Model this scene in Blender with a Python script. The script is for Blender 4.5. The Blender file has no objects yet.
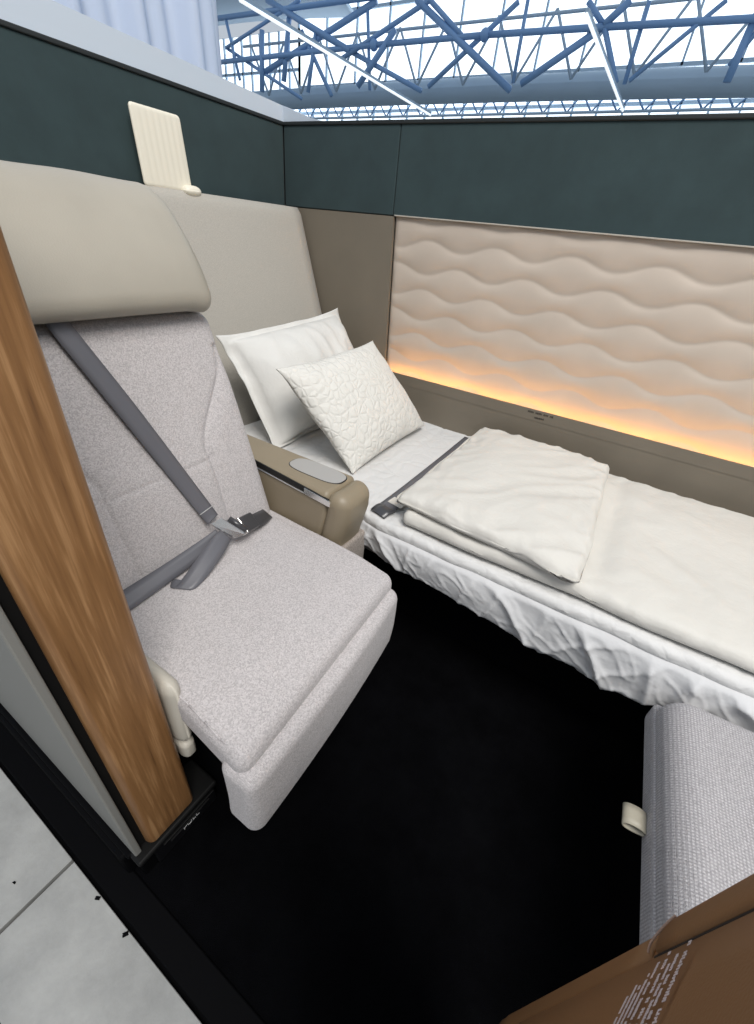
import bpy, bmesh, math, random
from mathutils import Vector, Matrix, noise
random.seed(7)
C = bpy.context.scene.collection
S = bpy.context.scene
PI = math.pi

# ------------------------------------------------------------------ materials
def mat(name, col, rough=0.6, metal=0.0, spec=0.5, emit=None, estr=0.0, sheen=0.0):
    m = bpy.data.materials.new(name); m.use_nodes = True
    b = m.node_tree.nodes['Principled BSDF']
    b.inputs['Base Color'].default_value = (*col, 1)
    b.inputs['Roughness'].default_value = rough
    b.inputs['Metallic'].default_value = metal
    b.inputs['Specular IOR Level'].default_value = spec
    if sheen: b.inputs['Sheen Weight'].default_value = sheen
    if emit:
        b.inputs['Emission Color'].default_value = (*emit, 1)
        b.inputs['Emission Strength'].default_value = estr
    return m

def nodes(m): return m.node_tree.nodes, m.node_tree.links, m.node_tree.nodes['Principled BSDF']

def coords(m, scale=(1, 1, 1), rot=(0, 0, 0)):
    N, L, b = nodes(m)
    t = N.new('ShaderNodeTexCoord'); mp = N.new('ShaderNodeMapping')
    mp.inputs['Scale'].default_value = scale; mp.inputs['Rotation'].default_value = rot
    L.new(t.outputs['Object'], mp.inputs['Vector'])
    return mp.outputs['Vector']

def ramp(m, fac, stops):
    N, L, b = nodes(m)
    r = N.new('ShaderNodeValToRGB'); e = r.color_ramp.elements
    while len(e) < len(stops): e.new(0.5)
    for el, (p, c) in zip(e, stops): el.position = p; el.color = (*c, 1)
    L.new(fac, r.inputs['Fac']); return r.outputs['Color']

def noise_tex(m, vec, scale, detail=2, rough=0.5):
    N, L, b = nodes(m)
    n = N.new('ShaderNodeTexNoise'); n.inputs['Scale'].default_value = scale
    n.inputs['Detail'].default_value = detail; n.inputs['Roughness'].default_value = rough
    L.new(vec, n.inputs['Vector']); return n.outputs['Fac']

def bump(m, h, strength, dist=0.002, prev=None):
    N, L, b = nodes(m)
    bp = N.new('ShaderNodeBump'); bp.inputs['Strength'].default_value = strength
    bp.inputs['Distance'].default_value = dist
    L.new(h, bp.inputs['Height'])
    if prev: L.new(prev, bp.inputs['Normal'])
    L.new(bp.outputs['Normal'], b.inputs['Normal']); return bp.outputs['Normal']

def scl(c, k): return tuple(min(1, x * k) for x in c)

def fabric(name, col, scale=230, contrast=0.22):
    m = mat(name, col, 0.9, spec=0.2, sheen=0.15); N, L, b = nodes(m)
    v = coords(m)
    vo = N.new('ShaderNodeTexVoronoi'); vo.inputs['Scale'].default_value = scale
    vo.inputs['Randomness'].default_value = 0.55
    L.new(v, vo.inputs['Vector'])
    sep = N.new('ShaderNodeSeparateColor'); L.new(vo.outputs['Color'], sep.inputs['Color'])
    c = ramp(m, sep.outputs['Red'], [(0, scl(col, 1 - contrast)), (1, scl(col, 1 + contrast))])
    L.new(c, b.inputs['Base Color'])
    bump(m, vo.outputs['Distance'], 0.6, -0.0015)
    return m

def leather(name, col, rough=0.45, scale=320):
    m = mat(name, col, rough, spec=0.45); N, L, b = nodes(m); v = coords(m)
    vo = N.new('ShaderNodeTexVoronoi'); vo.inputs['Scale'].default_value = scale
    L.new(v, vo.inputs['Vector'])
    bump(m, vo.outputs['Distance'], 0.25, 0.0006)
    n = noise_tex(m, v, 6, 3)
    L.new(ramp(m, n, [(0.3, scl(col, 0.95)), (0.7, scl(col, 1.05))]), b.inputs['Base Color'])
    return m

M = {}
M['seat_fabric'] = fabric('seat_fabric', (0.48, 0.452, 0.452), 420, 0.2)
M['ottoman_fabric'] = fabric('ottoman_fabric', (0.41, 0.395, 0.405), 420, 0.16)
def add_weave(m, scale):
    N, L, b = nodes(m); v = coords(m)
    hs = []
    for d in ('X', 'Y'):
        wv = N.new('ShaderNodeTexWave'); wv.wave_type = 'BANDS'; wv.bands_direction = d
        wv.inputs['Scale'].default_value = scale; wv.inputs['Distortion'].default_value = 0.6
        L.new(v, wv.inputs['Vector']); hs.append(wv.outputs['Fac'])
    mu = N.new('ShaderNodeMath'); mu.operation = 'MULTIPLY'; L.new(hs[0], mu.inputs[0]); L.new(hs[1], mu.inputs[1])
    base = b.inputs['Base Color'].links[0].from_socket
    mr = N.new('ShaderNodeMapRange'); mr.inputs[3].default_value = 0.78; mr.inputs[4].default_value = 1.3
    L.new(mu.outputs[0], mr.inputs[0])
    mx = N.new('ShaderNodeMix'); mx.data_type = 'RGBA'; mx.blend_type = 'MULTIPLY'; mx.inputs[0].default_value = 1
    L.new(base, mx.inputs[6]); L.new(mr.outputs[0], mx.inputs[7]); L.new(mx.outputs[2], b.inputs['Base Color'])
add_weave(M['ottoman_fabric'], 58)
M['cream_leather'] = leather('cream_leather', (0.36, 0.33, 0.275), 0.4)
M['bolster'] = leather('bolster', (0.46, 0.43, 0.37), 0.5)
M['console'] = leather('console', (0.265, 0.218, 0.15), 0.45)
M['pad'] = mat('pad', (0.38, 0.37, 0.355), 0.55)
M['taupe'] = leather('taupe', (0.175, 0.15, 0.115), 0.5, 500)
M['cream_wall'] = fabric('cream_wall', (0.43, 0.405, 0.36), 420, 0.06)
M['base_fabric'] = fabric('base_fabric', (0.30, 0.26, 0.23), 300)
M['brown'] = leather('brown', (0.25, 0.122, 0.046), 0.6, 420)
M['shell'] = mat('shell', (0.035, 0.033, 0.032), 0.6)
M['brown_dark'] = mat('brown_dark', (0.02, 0.012, 0.008), 0.7)
M['lip'] = mat('lip', (0.42, 0.27, 0.20), 0.5)
M['black'] = mat('black', (0.0025, 0.0025, 0.003), 0.6, spec=0.04)
M['black_gloss'] = mat('black_gloss', (0.005, 0.005, 0.006), 0.35, spec=0.3)
M['ledge'] = mat('ledge', (0.006, 0.006, 0.006), 0.5, spec=0.15)
M['slot'] = mat('slot', (0.006, 0.006, 0.006), 0.6)
M['chrome'] = mat('chrome', (0.86, 0.85, 0.83), 0.24, metal=1.0)
M['metal'] = mat('metal', (0.62, 0.60, 0.55), 0.3, metal=1.0)
M['belt'] = mat('belt', (0.12, 0.12, 0.135), 0.42, spec=0.5)
M['buckle'] = mat('buckle', (0.05, 0.05, 0.055), 0.3, spec=0.6)
M['stitch'] = mat('stitch', (0.5, 0.5, 0.5), 0.7)
M['tag'] = mat('tag', (0.62, 0.59, 0.54), 0.7)
M['tab'] = leather('tab', (0.36, 0.33, 0.26), 0.5)
M['print'] = mat('print', (0.72, 0.62, 0.62), 0.6)
M['print_dark'] = mat('print_dark', (0.05, 0.04, 0.03), 0.6)
M['print_grey'] = mat('print_grey', (0.55, 0.55, 0.55), 0.5)
M['grey_panel'] = mat('grey_panel', (0.20, 0.197, 0.182), 0.5)
M['rail'] = mat('rail', (0.52, 0.58, 0.65), 0.35)
M['seam'] = mat('seam', (0.012, 0.016, 0.017), 0.7)
M['hall_blue'] = mat('hall_blue', (0.19, 0.35, 0.62), 0.4)
M['hall_pale'] = mat('hall_pale', (0.40, 0.53, 0.66), 0.6)
M['hall_roof'] = mat('hall_roof', (0.42, 0.52, 0.62), 0.8)
M['glow_pane'] = mat('glow_pane', (0.8, 0.9, 1.0), 0.3, emit=(0.86, 0.94, 1.0), estr=1.5)
M['tube'] = mat('tube', (1, 1, 1), 0.3, emit=(0.92, 0.97, 1.0), estr=0.85)
M['led'] = mat('led', (1, 0.8, 0.5), 0.4, emit=(1.0, 0.50, 0.17), estr=20.0)
M['lamp_shade'] = mat('lamp_shade', (0.72, 0.68, 0.58), 0.4, emit=(1.0, 0.9, 0.66), estr=0.10)
M['lamp_glow'] = mat('lamp_glow', (0.9, 0.85, 0.7), 0.4, emit=(1.0, 0.88, 0.6), estr=0.8)

def green_mat():
    col = (0.031, 0.052, 0.055)
    m = mat('green', col, 0.8, spec=0.25, sheen=0.1); N, L, b = nodes(m); v = coords(m)
    n = noise_tex(m, v, 7, 6, 0.62)
    L.new(ramp(m, n, [(0.3, scl(col, 0.85)), (0.75, scl(col, 1.15))]), b.inputs['Base Color'])
    bump(m, noise_tex(m, v, 260, 2), 0.2, 0.001)
    return m
M['green'] = green_mat()

def carpet_mat():
    m = mat('carpet', (0.003, 0.003, 0.004), 0.95, spec=0.03); N, L, b = nodes(m); v = coords(m)
    n = noise_tex(m, v, 5, 6, 0.7)
    L.new(ramp(m, n, [(0.35, (0.0013, 0.0013, 0.0017)), (0.75, (0.0035, 0.0036, 0.0044))]), b.inputs['Base Color'])
    bump(m, noise_tex(m, v, 450, 2), 0.8, 0.003)
    return m
M['carpet'] = carpet_mat()

def tile_mat():
    m = mat('aisle_tile', (0.5, 0.5, 0.48), 0.34, spec=0.5); N, L, b = nodes(m); v = coords(m)
    n = noise_tex(m, v, 4.5, 8, 0.65)
    L.new(ramp(m, n, [(0.3, (0.23, 0.232, 0.225)), (0.72, (0.40, 0.40, 0.385))]), b.inputs['Base Color'])
    n2 = noise_tex(m, v, 60, 4, 0.6)
    L.new(ramp(m, n2, [(0.3, (0.3,) * 3), (0.8, (0.5,) * 3)]), b.inputs['Roughness'])
    bump(m, n2, 0.35, 0.003)
    return m
M['tile'] = tile_mat()

def wood_mat():
    m = mat('walnut', (0.3, 0.15, 0.06), 0.42, spec=0.4); N, L, b = nodes(m)
    v = coords(m, (48, 48, 2.2))
    n = noise_tex(m, v, 1.6, 6, 0.6)
    v2 = coords(m, (150, 150, 5)); n2 = noise_tex(m, v2, 1.5, 3, 0.6)
    mx = N.new('ShaderNodeMath'); mx.operation = 'MULTIPLY_ADD'
    L.new(n2, mx.inputs[0]); mx.inputs[1].default_value = 0.35; L.new(n, mx.inputs[2])
    L.new(ramp(m, mx.outputs[0], [(0.42, (0.10, 0.045, 0.017)), (0.54, (0.185, 0.09, 0.034)),
                                  (0.70, (0.235, 0.118, 0.046)), (0.86, (0.36, 0.20, 0.09))]), b.inputs['Base Color'])
    bump(m, n2, 0.25, 0.001)
    return m
M['wood'] = wood_mat()

def linen_mat(name, col, crackle=0.0, scale=20):
    m = mat(name, col, 0.75, spec=0.25, sheen=0.1); N, L, b = nodes(m); v = coords(m)
    nn = bump(m, noise_tex(m, v, 11, 4, 0.55), 0.55, 0.012)
    if crackle:
        warp = N.new('ShaderNodeTexNoise'); warp.inputs['Scale'].default_value = 9
        L.new(v, warp.inputs['Vector'])
        mixv = N.new('ShaderNodeMix'); mixv.data_type = 'VECTOR'; mixv.inputs[0].default_value = 0.06
        L.new(v, mixv.inputs[4]); L.new(warp.outputs['Color'], mixv.inputs[5])
        vo = N.new('ShaderNodeTexVoronoi'); vo.feature = 'DISTANCE_TO_EDGE'
        vo.inputs['Scale'].default_value = scale; L.new(mixv.outputs[1], vo.inputs['Vector'])
        mr = N.new('ShaderNodeMapRange'); mr.inputs[2].default_value = 0.2
        L.new(vo.outputs['Distance'], mr.inputs[0])
        bump(m, mr.outputs[0], crackle, 0.010, nn)
    return m
M['linen'] = linen_mat('linen', (0.68, 0.67, 0.64))
M['duvet'] = linen_mat('duvet', (0.62, 0.60, 0.555))
M['sheet'] = linen_mat('sheet', (0.60, 0.60, 0.605))
M['quilted'] = linen_mat('quilted', (0.70, 0.685, 0.64), 0.33, 34)
M['pad_white'] = linen_mat('pad_white', (0.64, 0.635, 0.625), 0.2, 16)
M['panel'] = leather('panel_leather', (0.50, 0.425, 0.355), 0.5, 420)

def plastic_film():
    m = mat('plastic_film', (0.80, 0.86, 0.95), 0.25, spec=0.6)
    b = m.node_tree.nodes['Principled BSDF']
    N, L, _ = nodes(m)
    tr = N.new('ShaderNodeBsdfTranslucent'); tr.inputs['Color'].default_value = (0.70, 0.80, 0.96, 1)
    mx = N.new('ShaderNodeMixShader'); mx.inputs[0].default_value = 0.45
    out = N['Material Output']
    L.new(b.outputs[0], mx.inputs[1]); L.new(tr.outputs[0], mx.inputs[2]); L.new(mx.outputs[0], out.inputs['Surface'])
    return m
M['film'] = plastic_film()

# ------------------------------------------------------------------ builders
def obj(name, bm, m, parent=None, smooth=True):
    me = bpy.data.meshes.new(name)
    bmesh.ops.recalc_face_normals(bm, faces=bm.faces[:])
    bm.to_mesh(me); bm.free()
    if smooth:
        for p in me.polygons: p.use_smooth = True
    o = bpy.data.objects.new(name, me); C.objects.link(o)
    me.materials.append(M[m] if isinstance(m, str) else m)
    if parent is not None:
        o.parent = parent
        o.matrix_parent_inverse = Matrix.Translation(parent.location).inverted()
    return o

def thing(name, label, cat, loc=(0, 0, 0), group=None):
    o = bpy.data.objects.new(name, None); C.objects.link(o); o.location = loc
    o.empty_display_size = 0.05
    o['label'] = label; o['category'] = cat
    if group: o['group'] = group
    return o

def tag(o, label, cat, group=None):
    o['label'] = label; o['category'] = cat
    if group: o['group'] = group
    return o

def struct(o): o['kind'] = 'structure'; return o

def NB(): return bmesh.new()

def box(bm, x0, x1, y0, y1, z0, z1, bev=0.0, seg=2):
    r = bmesh.ops.create_cube(bm, size=1)
    for v in r['verts']:
        v.co = Vector((x0 + (v.co.x + .5) * (x1 - x0), y0 + (v.co.y + .5) * (y1 - y0), z0 + (v.co.z + .5) * (z1 - z0)))
    if bev:
        es = list({e for v in r['verts'] for e in v.link_edges})
        bmesh.ops.bevel(bm, geom=es, offset=bev, segments=seg, affect='EDGES', profile=0.5)
    return bm

def axis_pos(h, r, n, k):
    hi = h - r
    out = [-(hi + r * math.tan(PI / 4 * (k - i) / k)) for i in range(k)]
    out += [-hi + 2 * hi * i / n for i in range(n + 1)]
    out += [hi + r * math.tan(PI / 4 * (i + 1) / k) for i in range(k)]
    return out

def soft(bm, c, h, r, n=(8, 8, 8), k=4, fn=None, rs=None):
    """rounded box, half sizes h, edge radius r, dense grid; fn deforms local points"""
    if not isinstance(r, tuple): r = (r, r, r)
    ax = [axis_pos(h[i], r[i], n[i], k) for i in range(3)]
    cnt = [len(a) for a in ax]
    cache = {}
    def V(i):
        if i in cache: return cache[i]
        p = [ax[j][i[j]] for j in range(3)]
        inn = [max(-(h[j] - r[j]), min(h[j] - r[j], p[j])) for j in range(3)]
        d = [(p[j] - inn[j]) / r[j] for j in range(3)]
        l = math.sqrt(sum(x * x for x in d)) or 1
        q = Vector([inn[j] + d[j] / l * r[j] for j in range(3)])
        if fn: q = fn(q)
        cache[i] = bm.verts.new(q + Vector(c)); return cache[i]
    for a in range(3):
        b, e = (a + 1) % 3, (a + 2) % 3
        for side in (0, cnt[a] - 1):
            for i in range(cnt[b] - 1):
                for j in range(cnt[e] - 1):
                    idx = []
                    for (u, w) in ((i, j), (i + 1, j), (i + 1, j + 1), (i, j + 1)):
                        t = [0, 0, 0]; t[a] = side; t[b] = u; t[e] = w; idx.append(tuple(t))
                    bm.faces.new([V(t) for t in idx])
    return bm

def grid(bm, nu, nv, fn):
    vs = [[bm.verts.new(fn(i / nu, j / nv)) for j in range(nv + 1)] for i in range(nu + 1)]
    for i in range(nu):
        for j in range(nv):
            bm.faces.new((vs[i][j], vs[i + 1][j], vs[i + 1][j + 1], vs[i][j + 1]))
    return bm

def slab(bm, nu, nv, fn, off):
    """closed sheet between fn(u,v) and fn(u,v)+off"""
    off = Vector(off)
    A = [[bm.verts.new(fn(i / nu, j / nv)) for j in range(nv + 1)] for i in range(nu + 1)]
    B = [[bm.verts.new(v.co + off) for v in row] for row in A]
    for i in range(nu):
        for j in range(nv):
            bm.faces.new((A[i][j], A[i + 1][j], A[i + 1][j + 1], A[i][j + 1]))
            bm.faces.new((B[i][j], B[i][j + 1], B[i + 1][j + 1], B[i + 1][j]))
    for i in range(nu):
        bm.faces.new((A[i][0], B[i][0], B[i + 1][0], A[i + 1][0]))
        bm.faces.new((A[i][nv], A[i + 1][nv], B[i + 1][nv], B[i][nv]))
    for j in range(nv):
        bm.faces.new((A[0][j], A[0][j + 1], B[0][j + 1], B[0][j]))
        bm.faces.new((A[nu][j], B[nu][j], B[nu][j + 1], A[nu][j + 1]))
    return bm

def cyl(bm, a, b, r, seg=10, r2=None):
    a, b = Vector(a), Vector(b); d = b - a
    q = d.to_track_quat('Z', 'Y').to_matrix().to_4x4()
    bmesh.ops.create_cone(bm, cap_ends=True, segments=seg, radius1=r, radius2=r if r2 is None else r2, depth=d.length,
                          matrix=Matrix.Translation((a + b) / 2) @ q)
    return bm

def catmull(ps, n):
    out = []
    P = [ps[0]] + list(ps) + [ps[-1]]
    for i in range(1, len(P) - 2):
        for k in range(n):
            t = k / n
            p0, p1, p2, p3 = P[i - 1], P[i], P[i + 1], P[i + 2]
            out.append(0.5 * ((2 * p1) + (p2 - p0) * t + (2 * p0 - 5 * p1 + 4 * p2 - p3) * t * t + (3 * p1 - p0 - 3 * p2 + p3) * t ** 3))
    out.append(ps[-1]); return out

def ribbon(bm, pairs, th=0.002, n=8, cross=3):
    L = catmull([Vector(a) for a, b in pairs], n); R = catmull([Vector(b) for a, b in pairs], n)
    m = len(L)
    def nrm(i):
        t = (L[min(i + 1, m - 1)] + R[min(i + 1, m - 1)]) - (L[max(i - 1, 0)] + R[max(i - 1, 0)])
        w = R[i] - L[i]
        return t.cross(w).normalized()
    T, B = [], []
    for i in range(m):
        N = nrm(i) * th / 2
        T.append([bm.verts.new(L[i].lerp(R[i], j / cross) + N) for j in range(cross + 1)])
        B.append([bm.verts.new(L[i].lerp(R[i], j / cross) - N) for j in range(cross + 1)])
    for i in range(m - 1):
        for j in range(cross):
            bm.faces.new((T[i][j], T[i + 1][j], T[i + 1][j + 1], T[i][j + 1]))
            bm.faces.new((B[i][j], B[i][j + 1], B[i + 1][j + 1], B[i + 1][j]))
        bm.faces.new((T[i][0], B[i][0], B[i + 1][0], T[i + 1][0]))
        bm.faces.new((T[i][cross], T[i + 1][cross], B[i + 1][cross], B[i][cross]))
    for i in (0, m - 1):
        for j in range(cross):
            bm.faces.new((T[i][j], T[i][j + 1], B[i][j + 1], B[i][j]))
    return bm

def prism(bm, pts, off):
    """closed polygon pts (3d, coplanar) extruded by off"""
    off = Vector(off)
    a = [bm.verts.new(p) for p in pts]; b = [bm.verts.new(Vector(p) + off) for p in pts]
    bm.faces.new(a); bm.faces.new(b[::-1])
    for i in range(len(a)):
        j = (i + 1) % len(a); bm.faces.new((a[i], a[j], b[j], b[i]))
    return bm

def nz(x, y=0.0, z=0.0): return noise.noise(Vector((x, y, z)))
def sstep(a, b, x):
    t = max(0, min(1, (x - a) / (b - a))); return t * t * (3 - 2 * t)

# ------------------------------------------------------------------ floor
XW, YW = -1.70, 1.85          # seat wall plane, bed wall plane
bm = box(NB(), -1.9, 1.5, 0.05, 1.95, -0.06, 0.0)
struct(obj('floor', bm, 'carpet', smooth=False))

bm = NB()
xs = [-3.48, -2.08, -0.68, 0.72, 2.12]; ys = [-3.012, -1.612, -0.212, -0.010]
for i in range(4):
    for j in range(3):
        box(bm, xs[i] + .004, xs[i + 1] - .004, ys[j] + .004, ys[j + 1] - .004, -0.05, 0.0, 0.001, 1)
aisle = struct(obj('aisle_floor', bm, 'tile', smooth=False))
bm = box(NB(), -3.5, 2.2, -3.1, -0.006, -0.06, -0.02)
obj('floor_joint', bm, 'black', aisle, smooth=False)
bm = box(NB(), -3.4, 1.5, -0.006, 0.05, -0.06, 0.006, 0.003)
struct(obj('door_sill', bm, 'black', smooth=False))
# dark chips lying on the aisle floor
chips = [((-0.571, -0.020), (0.006, 0.003, 0.001), 0.5, 'dark chip lying on the pale aisle floor beside the tile joint, upper one of two'),
         ((-0.470, -0.020), (0.006, 0.004, 0.001), 1.0, 'dark chip on the pale aisle floor against the black sill, lower one of two'),
         ((-0.742, -0.103), (0.004, 0.002, 0.001), 0.2, 'faint grey speck on the aisle floor by the dark tile joint')]
for (x, y), h, a, lab in chips:
    def cf(p, a=a):
        q = p + Vector((nz(p.x * 300, p.y * 300), nz(p.y * 300, 4), 0)) * 0.003
        return Matrix.Rotation(a, 3, 'Z') @ q
    bm = soft(NB(), (x, y, h[2]), h, h[2] * .8, (3, 3, 1), 2, cf)
    tag(obj('floor_chip', bm, 'black'), lab, 'debris', 'dark chips on the aisle floor')

# ------------------------------------------------------------------ partition towards the aisle
bm = box(NB(), -3.0, -0.56, 0.075, 0.195, 0.1, 1.55, 0.004)
wf = struct(obj('wall_front', bm, 'black', smooth=False))
bm = box(NB(), -3.0, -0.522, 0.061, 0.075, 0.104, 1.55, 0.003)
obj('outer_panel', bm, 'grey_panel', wf, smooth=False)
bm = box(NB(), -3.0, -0.53, 0.075, 0.094, 0.11, 1.55, 0.002)
obj('door_track', bm, 'ledge', wf, smooth=False)
bm = NB()
box(bm, -3.0, -0.55, 0.040, 0.19, 0.0, 0.09, 0.008, 3)
box(bm, -3.0, -0.535, 0.050, 0.19, 0.088, 0.104, 0.005, 3)
struct(obj('baseboard_front', bm, 'black', smooth=False))
bm = soft(NB(), (-0.54, 0.1455, 0.83), (0.03, 0.0565, 0.72), (0.018, 0.014, 0.006), (2, 4, 40), 5)
tag(obj('door_post', bm, 'wood'), 'upright walnut wood post at the suite entrance beside the seat', 'post')

# black kick drawer under the wooden post
kd = thing('stowage_drawer', 'black floor-level drawer marked PULL under the wooden post', 'drawer', (-0.53, 0.2, 0))
bm = box(NB(), -0.62, -0.52, 0.06, 0.255, 0.0, 0.088, 0.004); obj('drawer_body', bm, 'black', kd, smooth=False)
bm = box(NB(), -0.60, -0.503, 0.055, 0.256, 0.089, 0.104, 0.006, 3); obj('top_ledge', bm, 'ledge', kd, smooth=False)
bm = box(NB(), -0.523, -0.512, 0.09, 0.25, 0.010, 0.078, 0.003); df = obj('drawer_front', bm, 'black_gloss', kd, smooth=False)
bm = box(NB(), -0.514, -0.508, 0.11, 0.246, 0.066, 0.069, 0.001); obj('grip_edge', bm, 'ledge', df, smooth=False)
bm = box(NB(), -0.514, -0.508, 0.125, 0.23, 0.052, 0.0535, 0.0005); obj('grip_edge', bm, 'ledge', df, smooth=False)
def text_mesh(s, size):
    cu = bpy.data.curves.new('lettering', 'FONT'); cu.body = s; cu.size = size; cu.extrude = 0.0004
    cu.align_x = 'CENTER'; cu.align_y = 'CENTER'
    to = bpy.data.objects.new('lettering', cu); C.objects.link(to)
    dg = bpy.context.evaluated_depsgraph_get()
    me = bpy.data.meshes.new_from_object(to.evaluated_get(dg))
    bpy.data.objects.remove(to); bpy.data.curves.remove(cu)
    b = bmesh.new(); b.from_mesh(me); bpy.data.meshes.remove(me); return b
bm = text_mesh('PULL', 0.020)
bm.transform(Matrix.Translation((-0.5115, 0.178, 0.040)) @ Matrix(((0, 0, 1, 0), (1, 0, 0, 0), (0, 1, 0, 0), (0, 0, 0, 1))))
obj('pull_lettering', bm, 'print_grey', df, smooth=False)

# ------------------------------------------------------------------ seat wall (x = XW) and bed wall (y = YW)
bm = box(NB(), -1.80, XW - 0.012, 0.195, 1.95, 0.0, 1.612)
wl = struct(obj('wall_left', bm, 'seam', smooth=False))
bm = box(NB(), XW - 0.012, XW, 0.20, 1.848, 1.20, 1.605, 0.004); obj('green_panel', bm, 'green', wl, smooth=False)
def cream(u, v):   # u along y, v up ; leaning padded panel
    y = 0.25 + 1.585 * u; z = 0.30 + 1.015 * v
    xt = -1.672 + 0.074 * sstep(0.3, 1.0, u)
    xb = -1.47 + 0.14 * u
    t = (1.315 - z) / 0.815
    x = xt + (xb - xt) * min(1.2, t)
    x -= 0.012 * (1 - min(1, (1 - v) / 0.02))
    return Vector((x, y, z))
bm = slab(NB(), 30, 40, cream, (-0.03, 0, 0)); obj('cream_panel', bm, 'cream_wall', wl)

bm = box(NB(), -1.80, 1.42, YW + 0.026, 1.95, 0.0, 1.612)
wb = struct(obj('wall_back', bm, 'seam', smooth=False))
bm = box(NB(), XW + .002, -1.102, YW, YW + .026, 1.318, 1.605, 0.003); struct(obj('trim_4', bm, 'green', smooth=False))
bm = box(NB(), -1.098, 1.42, YW, YW + .026, 1.318, 1.605, 0.003); struct(obj('trim_5', bm, 'green', smooth=False))
# taupe lower cladding: piece beside the quilted panel and band below it (one L-shaped skin)
yt = 1.800
bm = NB()
prism(bm, [(-1.66, 1.85, 0.30), (1.40, 1.85, 0.30), (1.40, 1.85, 0.655), (-1.066, 1.85, 0.655), (-1.096, 1.85, 1.315), (-1.66, 1.85, 1.315)], (0, 0.014, 0))
box(bm, -1.66, 1.40, yt, 1.851, 0.30, 0.655)
box(bm, -1.66, 1.40, yt, yt + 0.0035, 0.654, 0.7025)
box(bm, -1.66, -1.062, yt, 1.851, 0.654, 0.7025)
tp = struct(obj('trim_3', bm, 'taupe', smooth=False))

def strokes(bm, origin, du, dv, length, h, th, seed, nrm, gap=0.25):
    """a row of tiny letter-like strokes, too small to read, as in the photograph"""
    rnd = random.Random(seed); o = Vector(origin); du = Vector(du); dv = Vector(dv); nv = Vector(nrm)
    s = 0.0
    while s < length:
        w = h * rnd.uniform(0.35, 0.7)
        if rnd.random() < gap * 0.6: s += h * 0.7
        a = o + du * s
        for k in range(2):
            p = a + du * (w * k * 0.8)
            hh = h * rnd.uniform(0.6, 1.0)
            prism(bm, [p, p + du * th, p + du * th + dv * hh, p + dv * hh], nv)
        vv = h * rnd.choice((0.0, 0.45, 0.5))
        p = a + dv * vv
        prism(bm, [p, p + du * w, p + du * w + dv * th, p + dv * th], nv)
        s += w + h * 0.28
bm = NB()
strokes(bm, (-0.325, yt - .0004, 0.686), (1, 0, 0), (0, 0, 1), 0.10, 0.0085, 0.0022, 3, (0, -.0004, 0))
strokes(bm, (-0.298, yt - .0004, 0.667), (1, 0, 0), (0, 0, 1), 0.045, 0.0085, 0.0024, 4, (0, -.0004, 0))
obj('printed_label', bm, 'print_dark', tp, smooth=False)

# quilted light panel (its own wall unit) with the lit strip under it
qp = thing('quilted_headboard', 'long cream quilted headboard panel with wave relief glowing warm along its bottom edge', 'headboard', (0, 1.86, 0.70))
PH, PL = 0.62, 0.29
rows = 6.9
def quilt(u, v):
    z = 0.660 + (PH + 0.04) * v; xl = -1.064 - 0.030 * v; x = xl + (1.396 - xl) * u
    t = (z - 0.700) / PH * rows + 0.15
    best = 0.0
    # wavy valleys in alternating phase; the padding bulges between neighbouring valleys
    def val(k): return k + 0.20 * (1 if k % 2 == 0 else -1) * math.cos(2 * PI * (x + 0.05) / PL)
    k0 = math.floor(t) - 1
    lo, hi = None, None
    for k in range(k0, k0 + 4):
        if val(k) <= t: lo = k
        if val(k) > t and hi is None: hi = k
    a, b = val(lo), val(hi)
    s = (t - a) / max(1e-4, b - a); w = min(1.0, (b - a))
    h = 0.0085 * (math.sin(PI * s) ** 0.75) * (0.35 + 0.65 * w)
    e = min(1, (x - xl) / 0.02) * min(1, (1 - v) / 0.03)
    return Vector((x, 1.866 - h * e, z))
bm = slab(NB(), 300, 110, quilt, (0, 0.008, 0)); obj('quilted_cover', bm, 'panel', qp)
bm = box(NB(), -1.060, 1.39, 1.806, 1.824, 0.6555, 0.660); obj('light_strip', bm, 'led', qp, smooth=False)
bm = box(NB(), -1.092, 1.40, 1.8475, 1.864, 1.316, 1.3205, 0.001); obj('top_trim', bm, 'cream_wall', qp, smooth=False)

# wall at the foot of the bed, outside the picture
bm = box(NB(), 1.40, 1.48, 0.25, 1.95, 0.0, 1.612)
struct(obj('wall_right', bm, 'green', smooth=False))

# white rail on top of the walls
bm = NB()
for y0, y1, h0, h1 in ((0.19, 1.85, 0.098, 0.052),):
    pts = []
    vs = []
    for y, h in ((y0, h0), (y1, h1)):
        vs.append([bm.verts.new(p) for p in ((XW, y, 1.617), (XW - .002, y, 1.617 + h), (XW - .10, y, 1.617 + h), (XW - .10, y, 1.617))])
    for i in range(4):
        j = (i + 1) % 4; bm.faces.new((vs[0][i], vs[0][j], vs[1][j], vs[1][i]))
    bm.faces.new(vs[0]); bm.faces.new(vs[1][::-1])
# end piece swooping down along the bed wall
pts = [(-1.80, 1.85, 1.617), (-1.80, 1.85, 1.669), (XW, 1.85, 1.669)]
for i in range(1, 9):
    t = i / 8; pts.append((XW + 0.22 * t, 1.85, 1.617 + 0.052 * (1 - t) ** 1.3 + 0.0005))
prism(bm, [Vector(p) for p in pts], (0, 0.09, 0))
struct(obj('trim_1', bm, 'rail', smooth=False))
bm = NB(); box(bm, XW - .02, XW + .006, 0.19, 1.855, 1.604, 1.6165, 0.003); box(bm, XW, 1.42, YW - .006, YW + .03, 1.604, 1.6165, 0.003)
struct(obj('trim_2', bm, 'seam', smooth=False))

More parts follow.
